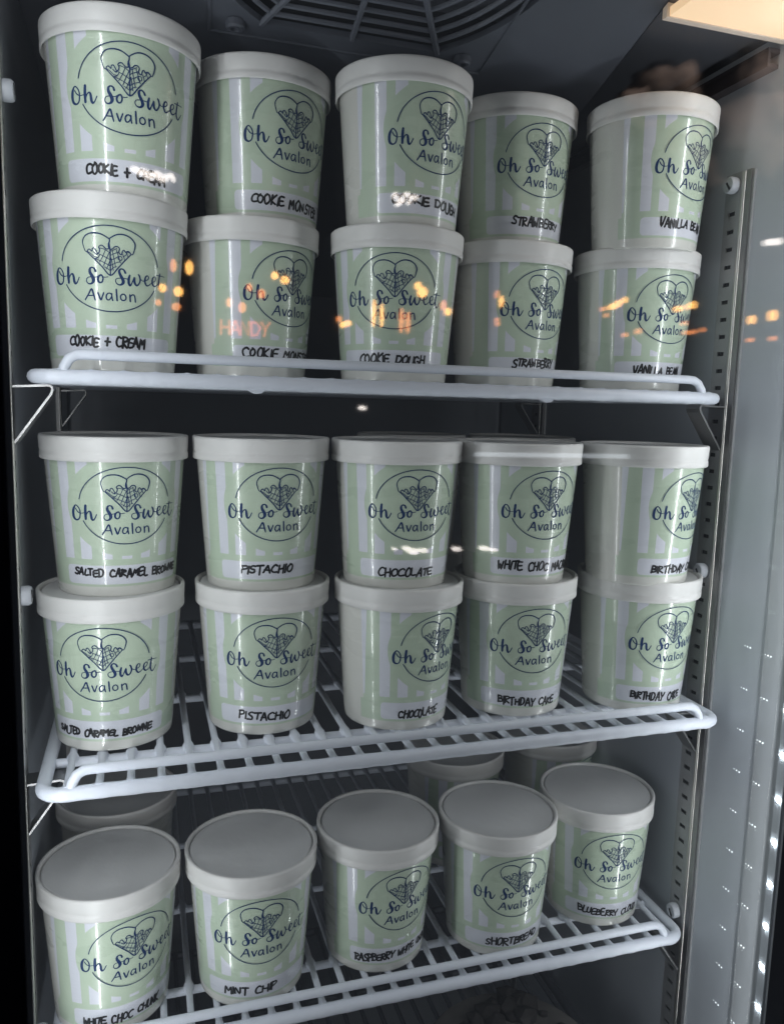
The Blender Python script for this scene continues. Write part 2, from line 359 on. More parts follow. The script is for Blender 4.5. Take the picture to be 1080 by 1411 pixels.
# ---------------- shelves ----------------
def arc(cx,cy,r,a0,a1,n,z): return [(cx+r*math.cos(math.radians(a0+(a1-a0)*k/n)), cy+r*math.sin(math.radians(a0+(a1-a0)*k/n)), z) for k in range(n+1)]
SW=.2443; SD=.36
def shelf_parts():
    fr=MB(); rr=.0045; cr=.012; zc=-.0052
    pts=arc(-SW+cr,cr,cr,180,270,8,zc)+arc(SW-cr,cr,cr,270,360,8,zc)+arc(SW-cr,SD-cr,cr,0,90,6,zc)+arc(-SW+cr,SD-cr,cr,90,180,6,zc)
    # resample straight runs finely so the dipped coating can swell at each joint
    pts.append(pts[0]); P=[];R=[]
    for i in range(len(pts)-1):
        a,b_=Vector(pts[i]),Vector(pts[i+1]); L=(b_-a).length; k=max(1,int(L/.0046))
        for j in range(k):
            q=a.lerp(b_,j/k); P.append(q)
            f=0
            if abs(q.y)<.001:
                u=((q.x+SW-.0145)/.0185)%1.0; u=min(u,1-u)*.0185; f=max(0,1-u/.0050)**1.5
            R.append(rr+.0005*f)
    P.append(P[0].copy()); R.append(R[0])
    me_f=MB().tube(P,R,12,False).mesh('shelf_frame')
    gz=.0085; g=.0032; r_=.010
    x0=-SW+.017
    def vert(x,y0,z0,sx):   # quarter bend from frame up to the rail
        return [(x,.0006,zc),(x+sx*.0006,.0010,zc+.006),(x+sx*.0035,.0016,gz-.0026),(x+sx*.0075,.002,gz-.0004)]
    pl=vert(x0,0,0,1); pr=vert(-x0,0,0,-1)
    me_g=MB().tube(pl+[(x0+.012,.002,gz),(0,.002,gz)]+[(-x0-.012,.002,gz)]+pr[::-1],g,12).mesh('guard_rail')
    # cross wire, swelling into the coating where it meets the frame and the supports
    ys=[0]+[.0012*k for k in range(1,9)]+[.014,.034]+[.0400+.0012*k for k in range(0,14)]+[.062,.1,.137]+[.140+.0015*k for k in range(0,10)]+[.158,.2,.25,.3,.345,.352,.356,.36]
    def rad(y):
        d=min(abs(y-0),abs(y-.048)*1.4,abs(y-.147)*1.4,abs(y-.36))
        u=max(0,1-d/.0080); return .0024+.0017*(u*u*(3-2*u))
    cw=MB().tube([(0,y,-.0025-(rad(y)-.0025)) for y in ys],[rad(y) for y in ys],12)
    me_c=cw.mesh('cross_wire')
    su=MB().tube([(-SW,0,-.0066),(SW,0,-.0066)],.0031,10).mesh('support_rod')
    tb=MB(); tb.v=[(-.008,-.001,0),(.0065,-.001,0),(.003,-.001,-.0028),(-.001,-.001,-.0032),(-.008,.003,0),(.0065,.003,0),(.003,.003,-.0028),(-.001,.003,-.0032)]
    tb.f=[(0,3,2,1),(4,5,6,7),(0,1,5,4),(1,2,6,5),(2,3,7,6),(3,0,4,7)]
    me_t=tb.mesh('weld_drip')
    for me in (me_f,me_g,me_c,me_su if False else su,me_t): me.materials.append(M_WIRE)
    return me_f,me_g,me_c,su,me_t
me_f,me_g,me_c,me_s,me_t=shelf_parts()
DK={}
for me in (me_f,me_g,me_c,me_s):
    q=me.copy(); q.materials[0]=M_WIRE_SHADE; DK[me.name]=q
SHELVES=[(Z1,.0020,'white wire shelf at the top, seen edge on at eye level'),(Z2,-.0245,'white wire shelf in the middle holding the double stacks, seen from above'),(Z3,-.0035,'lower white wire shelf holding the single row of tubs'),(Z4,-.0035,'lowest wire shelf, its wires darkened in colour for shade, below the single row of tubs')]
for i,(z,yf,lab) in enumerate(SHELVES):
    t=empty('wire_shelf',(0.001,yf,z)); tag(t,lab,'shelf','wire shelves in the freezer')
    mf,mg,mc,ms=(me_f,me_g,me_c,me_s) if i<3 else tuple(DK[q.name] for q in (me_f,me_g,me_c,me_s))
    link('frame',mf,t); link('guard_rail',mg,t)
    for k in range(26):
        x=-SW+.0145+.0185*k
        if x<SW-.01: o=link('cross_wire',mc,t); o.location.x=x
    for y in (.048,.147,.25): o=link('support_rod',ms,t); o.location.y=y
    if i==0:
        for x in (-.113,.094): o=link('weld_drip',me_t,t); o.location=(x,-.001,-.0088)
# ---------------- shelf clips ----------------
def clip_mesh(sgn):
    th=.0013; P=[(0,0),(-.0215,.0012),(-.0238,.0004),(-.0245,-.0022),(-.0235,-.0050),(-.0025,-.0345)]
    b=MB()
    n=len(P); off=[]
    for i,(x,z) in enumerate(P):
        a=Vector(P[max(i-1,0)]); c=Vector(P[min(i+1,n-1)]); d=(c-a).normalized(); nn=Vector((-d.y,d.x))*th
        off.append((x+nn.x,z+nn.y))
    for y in (0,.0165):
        for (x,z) in P: b.v.append((sgn*x,y,z))
        for (x,z) in off: b.v.append((sgn*x,y,z))
    for i in range(n-1):
        b.f+=[(i,i+1,n+i+1,n+i),(2*n+i,3*n+i,3*n+i+1,2*n+i+1),(i,2*n+i,2*n+i+1,i+1),(n+i,n+i+1,3*n+i+1,3*n+i)]
    me=b.mesh('shelf_clip',False); me.materials.append(M_STEEL); return me
cm={1:clip_mesh(1),-1:clip_mesh(-1)}
for zi,(z,nm) in enumerate(((Z1,'top'),(Z2,'middle'),(Z3,'lower'),(Z4,'lowest'))):
    for sgn,x,sn in ((1,XR-.0022,'right'),(-1,XL+.0022,'left')):
        for y,yn in ((.0065,'front'),(.3115,'rear')):
            o=link('shelf_clip',cm[sgn]); o.location=(x,y,z-.0110)
            tag(o,f'bent steel clip under the {yn} {sn} corner of the {nm} shelf','shelf clip','steel clips that carry the shelves')
# ---------------- tubs ----------------
R0,R1=.0388,.0457
def rad_z(zmm): return R0+(R1-R0)*zmm/90
def body_mesh():
    prof=[(0.0,.004),(.030,.004),(.0366,.0035),(.0373,.0006),(.0381,0.0),(.0386,.0005),(.0388,.0018)]
    for z in (7,20,35,50,65,80,90,94): prof.append((rad_z(z)/1.0,z/1000))
    prof[0]=(.0001,.004)
    m=MB().lathe(prof,96); me=m.mesh('tub_body',True,50)
    # uv
    uvl=me.uv_layers.new(name='UVMap'); seg=96
    for poly in me.polygons:
        vs=[me.loops[l].vertex_index for l in poly.loop_indices]
        for l,v in zip(poly.loop_indices,vs):
            k=v%(seg+1); uvl.data[l].uv=(k/seg, me.vertices[v].co.z*10)
    me.materials.append(M_BODY); return me
def lid_mesh():
    b=H-LH
    prof=[(.0462,b+.004),(.0474,b+.0004),(.0478,b),(.0484,b+.0006),(.0485,b+.0040),(.0480,b+.0052),(.0484,b+.0062),(.0488,b+.0140),(.0487,b+.0153),(.0480,b+.0160),(.0468,b+.0160),(.0461,b+.0154),(.0459,b+.0140),(.0458,b+.0120)]
    me=MB().lathe(prof,96).mesh('tub_lid',True,60); me.materials.append(M_LID); return me
def disc_mesh():
    b=H-LH; prof=[(.0458,b+.0119),(.0452,b+.0121),(.0450,b+.0136),(.0446,b+.0142),(.0438,b+.0143),(.0425,b+.0139),(.030,b+.01375),(.015,b+.0139),(.0001,b+.0139)]
    me=MB().lathe(prof,72).mesh('lid_disc',True,60); me.materials.append(M_LIDTOP); return me
ME_BODY,ME_LID,ME_DISC=body_mesh(),lid_mesh(),disc_mesh()
def catmull(P,sub=4):
    out=[]
    n=len(P)
    closed = n>3 and math.dist(P[0][:2],P[-1][:2])<.4
    for i in range(n-1):
        p1=P[i];p2=P[i+1]
        p0=P[i-1] if i>0 else (P[-2] if closed else p1); p3=P[i+2] if i+2<n else (P[1] if closed else p2)
        for j in range(sub):
            t=j/sub
            out.append(tuple(.5*((2*p1[c])+(-p0[c]+p2[c])*t+(2*p0[c]-5*p1[c]+4*p2[c]-p3[c])*t*t+(-p0[c]+3*p1[c]-3*p2[c]+p3[c])*t*t*t) for c in range(3)))
    out.append(P[-1]); return out
def ribbons(strokes, name, m, base=.00012, sub=4, step=.000006, wk=1.0):
    """strokes: lists of (degrees, mm up, width mm) laid as thin raised ink on the cone"""
    b=MB()
    def put(s,z,lift):
        r=rad_z(z)+lift; th=s/ (rad_z(z)*1000)
        return (r*math.sin(th),-r*math.cos(th),z/1000)
    for si,S in enumerate(strokes):
        lift=base+step*si
        Q=[(math.radians(q[0])*rad_z(q[1])*1000,q[1],q[2]*wk) for q in S]
        Q=catmull(Q,sub) if len(Q)>2 else [tuple(Q[0][c]+(Q[1][c]-Q[0][c])*k/3 for c in range(3)) for k in range(4)]
        # round end caps
        def cap(a,c,rev):
            d=(a[0]-c[0],a[1]-c[1]); L=math.hypot(*d) or 1; d=(d[0]/L,d[1]/L); w=a[2]/2
            return [(a[0]+d[0]*w*.55,a[1]+d[1]*w*.55,a[2]*.82),(a[0]+d[0]*w*.95,a[1]+d[1]*w*.95,a[2]*.3)]
        c0=cap(Q[0],Q[1],0); c1=cap(Q[-1],Q[-2],0)
        Q=[c0[1],c0[0]]+list(Q)+[c1[0],c1[1]]
        n=len(Q); v0=len(b.v)
        for i,q in enumerate(Q):
            a=Q[max(i-1,0)];c=Q[min(i+1,n-1)]; d=(c[0]-a[0],c[1]-a[1]); L=math.hypot(*d) or 1; nx,ny=-d[1]/L,d[0]/L; w=q[2]/2
            b.v.append(put(q[0]+nx*w,q[1]+ny*w,lift)); b.v.append(put(q[0]-nx*w,q[1]-ny*w,lift))
        for i in range(n-1): b.f.append((v0+2*i,v0+2*i+1,v0+2*i+3,v0+2*i+2))
    me=b.mesh(name,False)
    me.materials.append(m); return me
LOGO=json.loads('''[[[-43.31,61.21,0.56],[-44.8,59.91,0.98],[-45.8,58.1,1.33],[-46.22,55.26,1.4],[-45.44,52.65,1.19],[-42.84,51.54,0.7],[-40.34,52.71,0.7],[-39.46,55.22,0.7],[-39.52,58.03,0.63],[-41.07,60.25,0.56],[-43.04,61.22,0.56]],[[-43.56,59.09,0.49],[-42.17,57.39,0.56],[-40.46,56.41,0.49],[-37.96,56.05,0.35],[-35.7,56.41,0.35]],[[-34.07,61.21,1.19],[-34.52,57.16,1.33],[-34.46,52.4,1.12]],[[-34.06,54.71,0.56],[-32.3,56.94,0.56],[-30.53,57.45,0.77],[-29.72,55.88,1.12],[-29.32,53.07,1.19],[-28.26,51.76,0.84],[-26.58,52.78,0.56],[-24.82,55.45,0.49]],[[-11.51,59.37,0.98],[-12.32,60.89,0.77],[-14.24,61.39,0.63],[-15.69,60.44,0.98],[-15.77,58.51,1.26],[-14.0,56.04,1.47],[-13.21,53.91,1.47],[-14.58,52.15,0.91],[-17.01,51.8,0.56],[-18.72,53.04,0.45],[-18.42,54.81,0.42],[-16.84,55.69,0.38],[-14.23,55.86,0.38],[-11.19,55.84,0.38],[-9.43,56.53,0.38]],[[-7.25,57.2,0.7],[-9.0,56.35,0.84],[-9.83,54.59,0.91],[-9.09,53.16,0.84],[-7.57,52.71,0.63],[-6.23,53.65,0.7],[-5.76,55.41,0.7],[-6.6,57.02,0.7],[-7.47,57.21,0.63]],[[-6.39,56.66,0.38],[-4.44,55.98,0.35],[-1.8,56.38,0.31]],[[11.49,59.47,0.91],[10.28,61.13,0.7],[8.18,61.57,0.63],[6.82,60.37,0.98],[7.3,58.4,1.19],[9.19,55.82,1.33],[9.83,53.82,1.33],[8.29,52.35,0.84],[5.96,52.2,0.56],[4.12,53.35,0.45],[4.12,55.13,0.38],[5.94,55.95,0.38],[9.89,56.14,0.38],[13.24,55.98,0.38]],[[14.9,58.23,0.84],[14.12,55.94,1.05],[14.19,53.42,1.05],[15.41,52.27,0.84],[16.77,54.0,0.49],[18.69,57.49,0.63],[18.65,55.69,0.98],[19.14,53.86,0.98],[20.71,52.67,0.77],[22.54,53.82,0.63],[23.53,56.11,0.7],[22.87,58.5,0.77],[22.02,59.28,0.63]],[[22.91,57.6,0.38],[25.2,55.93,0.35],[27.5,55.92,0.35]],[[28.07,56.17,0.38],[30.4,57.17,0.42],[30.92,58.59,0.49],[29.65,59.33,0.49],[28.06,58.17,0.77],[27.64,55.47,0.91],[29.32,53.34,0.7],[31.26,53.74,0.45],[33.71,55.2,0.35]],[[34.21,55.53,0.35],[37.28,57.01,0.38],[37.82,58.8,0.42],[36.37,59.39,0.42],[34.66,58.06,0.7],[34.49,55.32,0.84],[36.34,53.64,0.7],[38.63,54.26,0.38],[40.35,55.59,0.31]],[[41.98,61.72,0.63],[41.34,58.45,0.77],[40.98,54.8,0.84],[42.54,52.26,0.63],[44.31,52.65,0.42],[46.98,55.76,0.31]],[[38.37,60.45,0.38],[42.51,60.57,0.38],[47.23,60.37,0.31]],[[-20.68,42.32,0.59],[-17.73,45.67,0.66],[-15.1,48.79,0.79],[-13.79,45.98,0.79],[-12.5,42.3,0.59]],[[-18.02,44.87,0.52],[-13.24,44.98,0.52]],[[-10.03,46.61,0.72],[-9.09,44.45,0.72],[-7.88,42.55,0.72],[-6.75,44.54,0.59],[-5.53,46.85,0.59]],[[0.7,45.92,0.52],[-0.83,46.78,0.52],[-2.69,46.3,0.59],[-3.73,44.46,0.66],[-2.9,42.82,0.59],[-1.03,43.03,0.52],[0.69,45.12,0.52]],[[0.7,46.59,0.59],[0.69,44.31,0.66],[1.37,42.53,0.59]],[[4.3,49.21,0.72],[4.49,46.17,0.72],[4.85,42.65,0.66]],[[9.61,46.74,0.52],[8.01,46.01,0.59],[7.49,44.68,0.59],[8.22,43.3,0.59],[10.04,42.93,0.52],[11.67,43.78,0.59],[11.83,45.26,0.59],[10.89,46.4,0.59],[9.61,46.74,0.52]],[[14.96,46.7,0.59],[15.2,44.92,0.66],[15.46,42.73,0.66]],[[15.19,45.47,0.52],[16.87,46.72,0.59],[18.63,46.6,0.59],[19.29,44.99,0.66],[19.68,42.71,0.66]],[[-17.53,70.41,0.31],[-18.69,70.99,0.35],[-19.89,73.91,0.39],[-20.36,75.85,0.39],[-19.8,77.61,0.43],[-17.82,79.77,0.51],[-14.52,81.08,0.55],[-10.81,81.44,0.59],[-7.11,81.16,0.59],[-3.87,80.17,0.55],[-0.11,78.36,0.55]],[[-0.11,78.36,0.55],[-0.22,76.99,0.55],[-0.7,75.82,0.71],[-0.62,73.85,1.02],[0.09,72.46,0.55],[0.06,66.33,0.51],[0.0,57.58,0.51]],[[-0.35,78.56,0.47],[2.28,80.09,0.51],[5.67,81.41,0.55],[9.62,81.72,0.59],[13.73,81.03,0.59],[16.96,79.34,0.59],[18.97,76.67,0.63],[18.52,73.69,0.51],[17.23,70.74,0.39],[15.86,70.8,0.35]],[[-17.29,70.41,0.43],[-11.73,66.29,0.51],[-6.07,62.0,0.55],[0.0,57.26,0.59],[5.79,61.79,0.55],[10.89,66.4,0.51],[16.13,70.79,0.43]],[[-17.04,70.61,0.43],[-16.29,71.59,0.43],[-15.09,71.91,0.43],[-13.39,70.73,0.43],[-13.05,72.3,0.43],[-11.76,72.69,0.43],[-10.62,71.59,0.43],[-9.35,69.42,0.43],[-10.21,69.15,0.39],[-12.07,70.42,0.35]],[[-9.74,69.31,0.47],[-8.05,70.4,0.47],[-7.54,72.16,0.47],[-8.32,73.23,0.47],[-7.16,74.32,0.47],[-5.37,74.38,0.47],[-3.97,73.31,0.47],[-2.55,72.5,0.47],[-0.63,72.86,0.47]],[[0.57,72.45,0.47],[2.27,73.0,0.47],[3.64,74.16,0.47],[5.71,74.39,0.47],[7.11,73.28,0.47],[6.53,71.32,0.47],[7.24,70.3,0.47],[8.66,70.06,0.47],[9.35,72.03,0.47],[10.52,72.67,0.47],[11.74,71.47,0.47],[12.46,71.93,0.47],[13.94,72.07,0.71],[15.58,71.01,0.47]],[[9.05,67.66,0.35],[8.61,66.83,0.35],[7.53,66.52,0.35],[6.45,66.9,0.35],[6.0,67.76,0.35],[6.44,68.59,0.35],[7.51,68.9,0.35],[8.59,68.52,0.35],[9.05,67.66,0.35]],[[-3.51,71.61,0.31],[-5.23,68.4,0.31],[-7.94,64.68,0.31]],[[-0.4,70.69,0.31],[-2.61,67.17,0.31],[-5.09,62.46,0.31]],[[0.06,66.33,0.31],[-1.44,63.19,0.31],[-2.93,60.83,0.31]],[[-7.29,72.83,0.31],[-3.98,72.24,0.31],[-0.16,70.49,0.31]],[[-8.31,69.42,0.31],[-4.52,68.19,0.31],[0.06,66.33,0.31]],[[-11.24,66.48,0.31],[-6.01,65.05,0.31],[0.03,62.75,0.31]],[[-11.71,66.68,0.31],[-9.56,66.87,0.31],[-7.61,68.82,0.31]],[[-16.57,70.41,0.31],[-14.01,69.24,0.31],[-11.68,67.67,0.31],[-8.84,67.25,0.31]],[[-4.37,62.05,0.31],[-2.19,61.22,0.31],[0.02,59.97,0.31]],[[1.79,71.83,0.31],[2.76,67.45,0.31],[4.01,62.24,0.31]],[[4.73,72.55,0.31],[5.99,69.35,0.31],[7.8,64.91,0.31]],[[0.79,67.5,0.31],[1.52,63.91,0.31],[2.26,60.3,0.31]],[[0.56,69.09,0.31],[3.25,70.21,0.31],[5.98,71.13,0.31]],[[0.4,66.32,0.31],[3.75,67.42,0.31],[5.74,68.56,0.31]],[[0.38,63.14,0.31],[3.76,64.64,0.31],[7.28,65.73,0.31]],[[0.51,60.35,0.31],[2.26,61.9,0.31],[4.77,62.62,0.31]],[[9.54,70.03,0.31],[10.34,68.41,0.31],[10.88,66.8,0.31]],[[9.81,68.83,0.31],[11.87,69.95,0.31],[12.89,71.51,0.31]],[[12.11,71.14,0.31],[12.93,69.91,0.31],[13.59,68.89,0.31]],[[0.57,71.46,0.31],[2.76,72.2,0.31],[5.22,73.33,0.31]]]''')
# thin ring, broken where the lettering crosses it
def ring(a0,a1,n=26):
    return [(39.8*math.cos(math.radians(a0+(a1-a0)*k/n)),61+25.2*math.sin(math.radians(a0+(a1-a0)*k/n)),.46) for k in range(n+1)]
LOGO.append(ring(10.5,170)); LOGO.append(ring(203,336))
ME_LOGO=ribbons(LOGO,'logo_print',M_INK,wk=1.4)
# capital letters written with a marker: strokes in a unit box, plus advance width
CH={
'A':([[(0,0),(.45,1),(.55,1),(.95,0)],[(.15,.38),(.85,.36)]],1),'B':([[(.08,0),(.05,1)],[(.05,1),(.7,.92),(.75,.65),(.1,.53)],[(.1,.53),(.85,.45),(.85,.1),(.05,0)]],.95),
'C':([[(.92,.85),(.6,1),(.15,.75),(.05,.35),(.35,.02),(.95,.1)]],.98),'D':([[(.1,0),(.08,.98)],[(-.05,.95),(.6,.92),(.95,.55),(.65,.1),(0,.02)]],1.02),
'E':([[(.85,1),(.1,.95),(.08,.02),(.9,.05)],[(.1,.52),(.75,.52)]],.92),'G':([[(.9,.85),(.5,1),(.08,.6),(.2,.1),(.6,0),(.92,.2),(.9,.45),(.55,.45)]],1),
'H':([[(.08,1),(.05,0)],[(.85,1),(.85,0)],[(.05,.5),(.85,.52)]],.95),'I':([[(.15,1),(.12,0)]],.34),'K':([[(.08,1),(.08,0)],[(.85,1),(.12,.45),(.9,0)]],.95),
'L':([[(.08,1),(.06,.05),(.8,.05)]],.8),'M':([[(0,0),(.12,1),(.5,.35),(.9,1),(1,0)]],1.12),'N':([[(.02,0),(.08,1),(.8,.02),(.85,1)]],1),
'O':([[(.5,1),(.08,.65),(.15,.15),(.5,0),(.9,.3),(.85,.8),(.45,1)]],1),'P':([[(.08,0),(.08,1)],[(-.02,.95),(.7,1),(.8,.65),(.1,.45)]],.88),
'R':([[(.05,0),(.08,1)],[(-.02,.98),(.7,.95),(.75,.65),(.12,.48),(.85,0)]],.95),'S':([[(.85,.9),(.5,1),(.12,.8),(.35,.55),(.75,.4),(.7,.08),(.3,0),(0,.1)]],.9),
'T':([[(-.02,.97),(.95,1)],[(.48,.97),(.45,0)]],.92),'U':([[(.05,1),(.08,.2),(.45,0),(.8,.2),(.85,1)]],.98),'V':([[(0,1),(.4,0),(.9,1.05)]],.92),
'W':([[(0,1),(.22,0),(.5,.7),(.75,0),(1.05,1)]],1.18),'Y':([[(0,1),(.42,.5),(.9,1)],[(.42,.5),(.35,0)]],.9),'+':([[(.1,.5),(.95,.5)],[(.5,.9),(.5,.1)]],1.1),' ':([],.85)}
def handwriting(text,full,th0,z0,th1,z1,seed,wd=1.42,hh=5.0):
    """text spans th0..th1 ; full may run on past it round the side"""
    rnd=random.Random(seed); k=sum(CH[c][1] for c in text)
    R=rad_z((z0+z1)/2)*1000; s0=math.radians(th0)*R; s1=math.radians(th1)*R
    u=(s1-s0)/k; strokes=[]; x=0
    for c in full:
        st,ad=CH[c]; dy=rnd.uniform(-.6,.6); sc=rnd.uniform(.8,1.12); sh=rnd.uniform(-.05,.26); wdt=rnd.uniform(.80,.96)
        for S in st:
            Q=[]
            for (px,py) in S:
                px+=rnd.uniform(-.06,.06); py+=rnd.uniform(-.05,.05)
                s=s0+(x+px*wdt)*u+sh*py*u; zz=z0+(z1-z0)*min(1.4,(x/k))+dy+(py-.5)*hh*sc
                Q.append((math.degrees(s/R),zz,wd*rnd.uniform(.88,1.1)))
            strokes.append(Q)
        x+=ad
    return strokes
TUBS=[
 # shelf, level, x, y, logo deg, visible text, full text, th0,z0,th1,z1, label
 ('1u1',-0.1905,0.0527,6.0,'COOKIE + CREAM','COOKIE + CREAM',-37.8,16.2,32.2,13.3,'ice cream tub marked cookie and cream, upper in far left stack of top shelf'),
 ('1u2',-0.0967,0.0871,22.8,'COOKIE MONSTE','COOKIE MONSTER',-41.3,16.2,32.9,13.5,'ice cream tub marked cookie monster, upper in second from left stack of top shelf'),
 ('1u3',-0.0011,0.0545,16.0,'COOKIE DOUGH','COOKIE DOUGH',-43.1,18.1,36.7,15.1,'ice cream tub marked cookie dough, upper in middle stack of top shelf'),
 ('1u4',0.0972,0.0818,8.2,'STRAWBERRY','STRAWBERRY',-30.7,18.1,29.4,16.9,'ice cream tub marked strawberry, upper in second from right stack of top shelf'),
 ('1u5',0.1947,0.0427,19.4,'VANILLA B','VANILLA BEAN',-38.3,17.7,6.7,17.3,'ice cream tub marked vanilla bean, upper in far right stack of top shelf'),
 ('1l1',-0.1990,0.0580,0.0,'COOKIE + CREAM','COOKIE + CREAM',-38.0,17.2,29.4,17.8,'ice cream tub marked cookie and cream, lower in far left stack of top shelf'),
 ('1l2',-0.1043,0.0839,32.2,'COOKIE MONST','COOKIE MONSTER',-48.4,16.5,28.0,15.4,'ice cream tub marked cookie monster, lower in second from left stack of top shelf'),
 ('1l3',-0.0015,0.0624,-17.9,'COOKIE DOUGH','COOKIE DOUGH',-36.2,15.7,33.9,14.8,'ice cream tub marked cookie dough, lower in middle stack of top shelf'),
 ('1l4',0.0959,0.0767,15.9,'STRAWBERRY','STRAWBERRY',-32.3,17.1,24.0,17.9,'ice cream tub marked strawberry, lower in second from right stack of top shelf'),
 ('1l5',0.1983,0.0558,7.9,'VANILLA BEA','VANILLA BEAN',-37.9,15.1,17.8,14.8,'ice cream tub marked vanilla bean, lower in far right stack of top shelf'),
 ('2u1',-0.1996,0.0659,10.0,'SALTED CARAMEL BROWNIE','SALTED CARAMEL BROWNIE',-49.5,16.8,58.0,15.4,'ice cream tub marked salted caramel brownie, upper in far left stack of middle shelf'),
 ('2u2',-0.0995,0.0628,8.0,'PISTACHIO','PISTACHIO',-36.4,15.3,17.3,15.7,'ice cream tub marked pistachio, upper in second from left stack of middle shelf'),
 ('2u3',-0.0004,0.0501,2.7,'CHOCOLATE','CHOCOLATE',-37.4,12.8,22.6,12.5,'ice cream tub marked chocolate, upper in middle stack of middle shelf'),
 ('2u4',0.0938,0.0407,7.8,'WHITE CHOC MACA','WHITE CHOC MACADAMIA',-50.0,16.2,38.0,14.0,'ice cream tub marked white choc macadamia, upper in second from right stack of middle shelf'),
 ('2u5',0.1934,0.0226,25.3,'BIRTHDAY','BIRTHDAY CAKE',-43.5,13.6,1.1,13.1,'ice cream tub marked birthday cake, upper in far right stack of middle shelf'),
 ('2l1',-0.2030,0.0593,-7.3,'SALTED CARAMEL BROWNIE','SALTED CARAMEL BROWNIE',-50.0,13.3,45.0,12.8,'ice cream tub marked salted caramel brownie, lower in far left stack of middle shelf'),
 ('2l2',-0.0988,0.0607,5.0,'PISTACHIO','PISTACHIO',-37.0,14.9,17.0,13.2,'ice cream tub marked pistachio, lower in second from left stack of middle shelf'),
 ('2l3',0.0010,0.0441,25.4,'CHOCOLATE','CHOCOLATE',-39.3,12.7,7.3,12.2,'ice cream tub marked chocolate, lower in middle stack of middle shelf'),
 ('2l4',0.0995,0.0463,-1.6,'BIRTHDAY CAKE','BIRTHDAY CAKE',-37.4,13.6,31.7,10.8,'ice cream tub marked birthday cake, lower in second from right stack of middle shelf'),
 ('2l5',0.2021,0.0300,7.1,'BIRTHDAY CAK','BIRTHDAY CAKE',-42.4,14.5,18.0,12.3,'ice cream tub marked birthday cake, lower in far right stack of middle shelf'),
 ('3l1',-0.2082,0.0463,22.3,'WHITE CHOC CHUNK','WHITE CHOC CHUNK',-49.2,11.9,29.4,12.9,'ice cream tub marked white choc chunk, far left in the row on the lower shelf'),
 ('3l2',-0.1079,0.0454,2.6,'MINT CHIP','MINT CHIP',-38.3,14.2,17.1,14.4,'ice cream tub marked mint chip, second from left in the row on the lower shelf'),
 ('3l3',-0.0075,0.0542,13.7,'RASPBERRY','RASPBERRY WHITE CHOC',-52.1,12.8,-7.9,15.1,'ice cream tub marked raspberry white choc, middle in the row on the lower shelf'),
 ('3l4',0.0932,0.0456,0.2,'SHORTBREAD','SHORTBREAD',-32.6,13.3,33.8,14.7,'ice cream tub marked shortbread, second from right in the row on the lower shelf'),
 ('3l5',0.1939,0.0563,-6.0,'BLUEBERRY CLOU','BLUEBERRY CLOUD',-41.2,14.7,35.2,11.7,'ice cream tub marked blueberry cloud, far right in the row on the lower shelf'),
]
ZS={'1':Z1,'2':Z2,'3':Z3}
def tub(x,y,z,deg,label,group,hw=None,logo=True):
    t=empty('ice_cream_tub',(x,y,z),math.radians(deg)); tag(t,label,'ice cream tub',group)
    link('body',ME_BODY,t); l=link('lid',ME_LID,t); rq=random.Random(int(x*1e4)+int(z*1e4)); l.rotation_euler=(rq.uniform(-.006,.006),rq.uniform(-.006,.006),rq.uniform(0,6)); link('lid_disc',ME_DISC,l)
    if logo: link('logo_print',ME_LOGO,t)
    if hw: link('handwriting',hw,t)
    return t
for i,(k,x,y,deg,txt,full,a0,b0,a1,b1,lab) in enumerate(TUBS):
    z=ZS[k[0]]+(H-.0022 if k[1]=='u' else 0)
    hw=ribbons(handwriting(txt,full,a0,b0,a1,b1,100+i,hh={'2l1':4.6,'2u1':5.0}.get(k,5.9)),'handwriting',M_PEN,.00014,3,.000004)
    grp={'1':'tubs stacked on the top shelf','2':'tubs stacked on the middle shelf','3':'tubs in a single row on the lower shelf'}[k[0]]
    t=tub(x,y,z,deg,lab,grp,hw)
# the ones standing behind
BH=[('3',.1044,.1692,0,20,'pale tub with plain lid in the shade behind the shortbread tub'),('3',.2163,.1849,0,30,'pale tub in the shade behind the blueberry tub, half under the middle shelf'),('3',-.2061,.1574,0,200,'pale tub in the dark behind the white choc chunk tub at far left'),
    ('2',.151,.150,0,5,'shaded lower tub glimpsed in the gap between the two birthday cake tubs'),('2',.150,.149,1,8,'shaded upper tub glimpsed in the gap left of the upper birthday cake tub'),
    ('2',.052,.165,0,12,'shaded lower tub behind the gap between the chocolate and birthday cake tubs'),('2',.050,.166,1,170,'shaded upper tub behind the chocolate and white choc tubs')]
hwb=ribbons(handwriting('BIRTHDAY CAKE','BIRTHDAY CAKE',-40,13,36,12,555),'handwriting',M_PEN,.00014,3,.000004)
for s,x,y,lv,deg,lab in BH:
    tub(x,y,ZS[s]+lv*(H-.0022),deg,lab,'tubs standing in the second row',hwb if s=='2' else None)
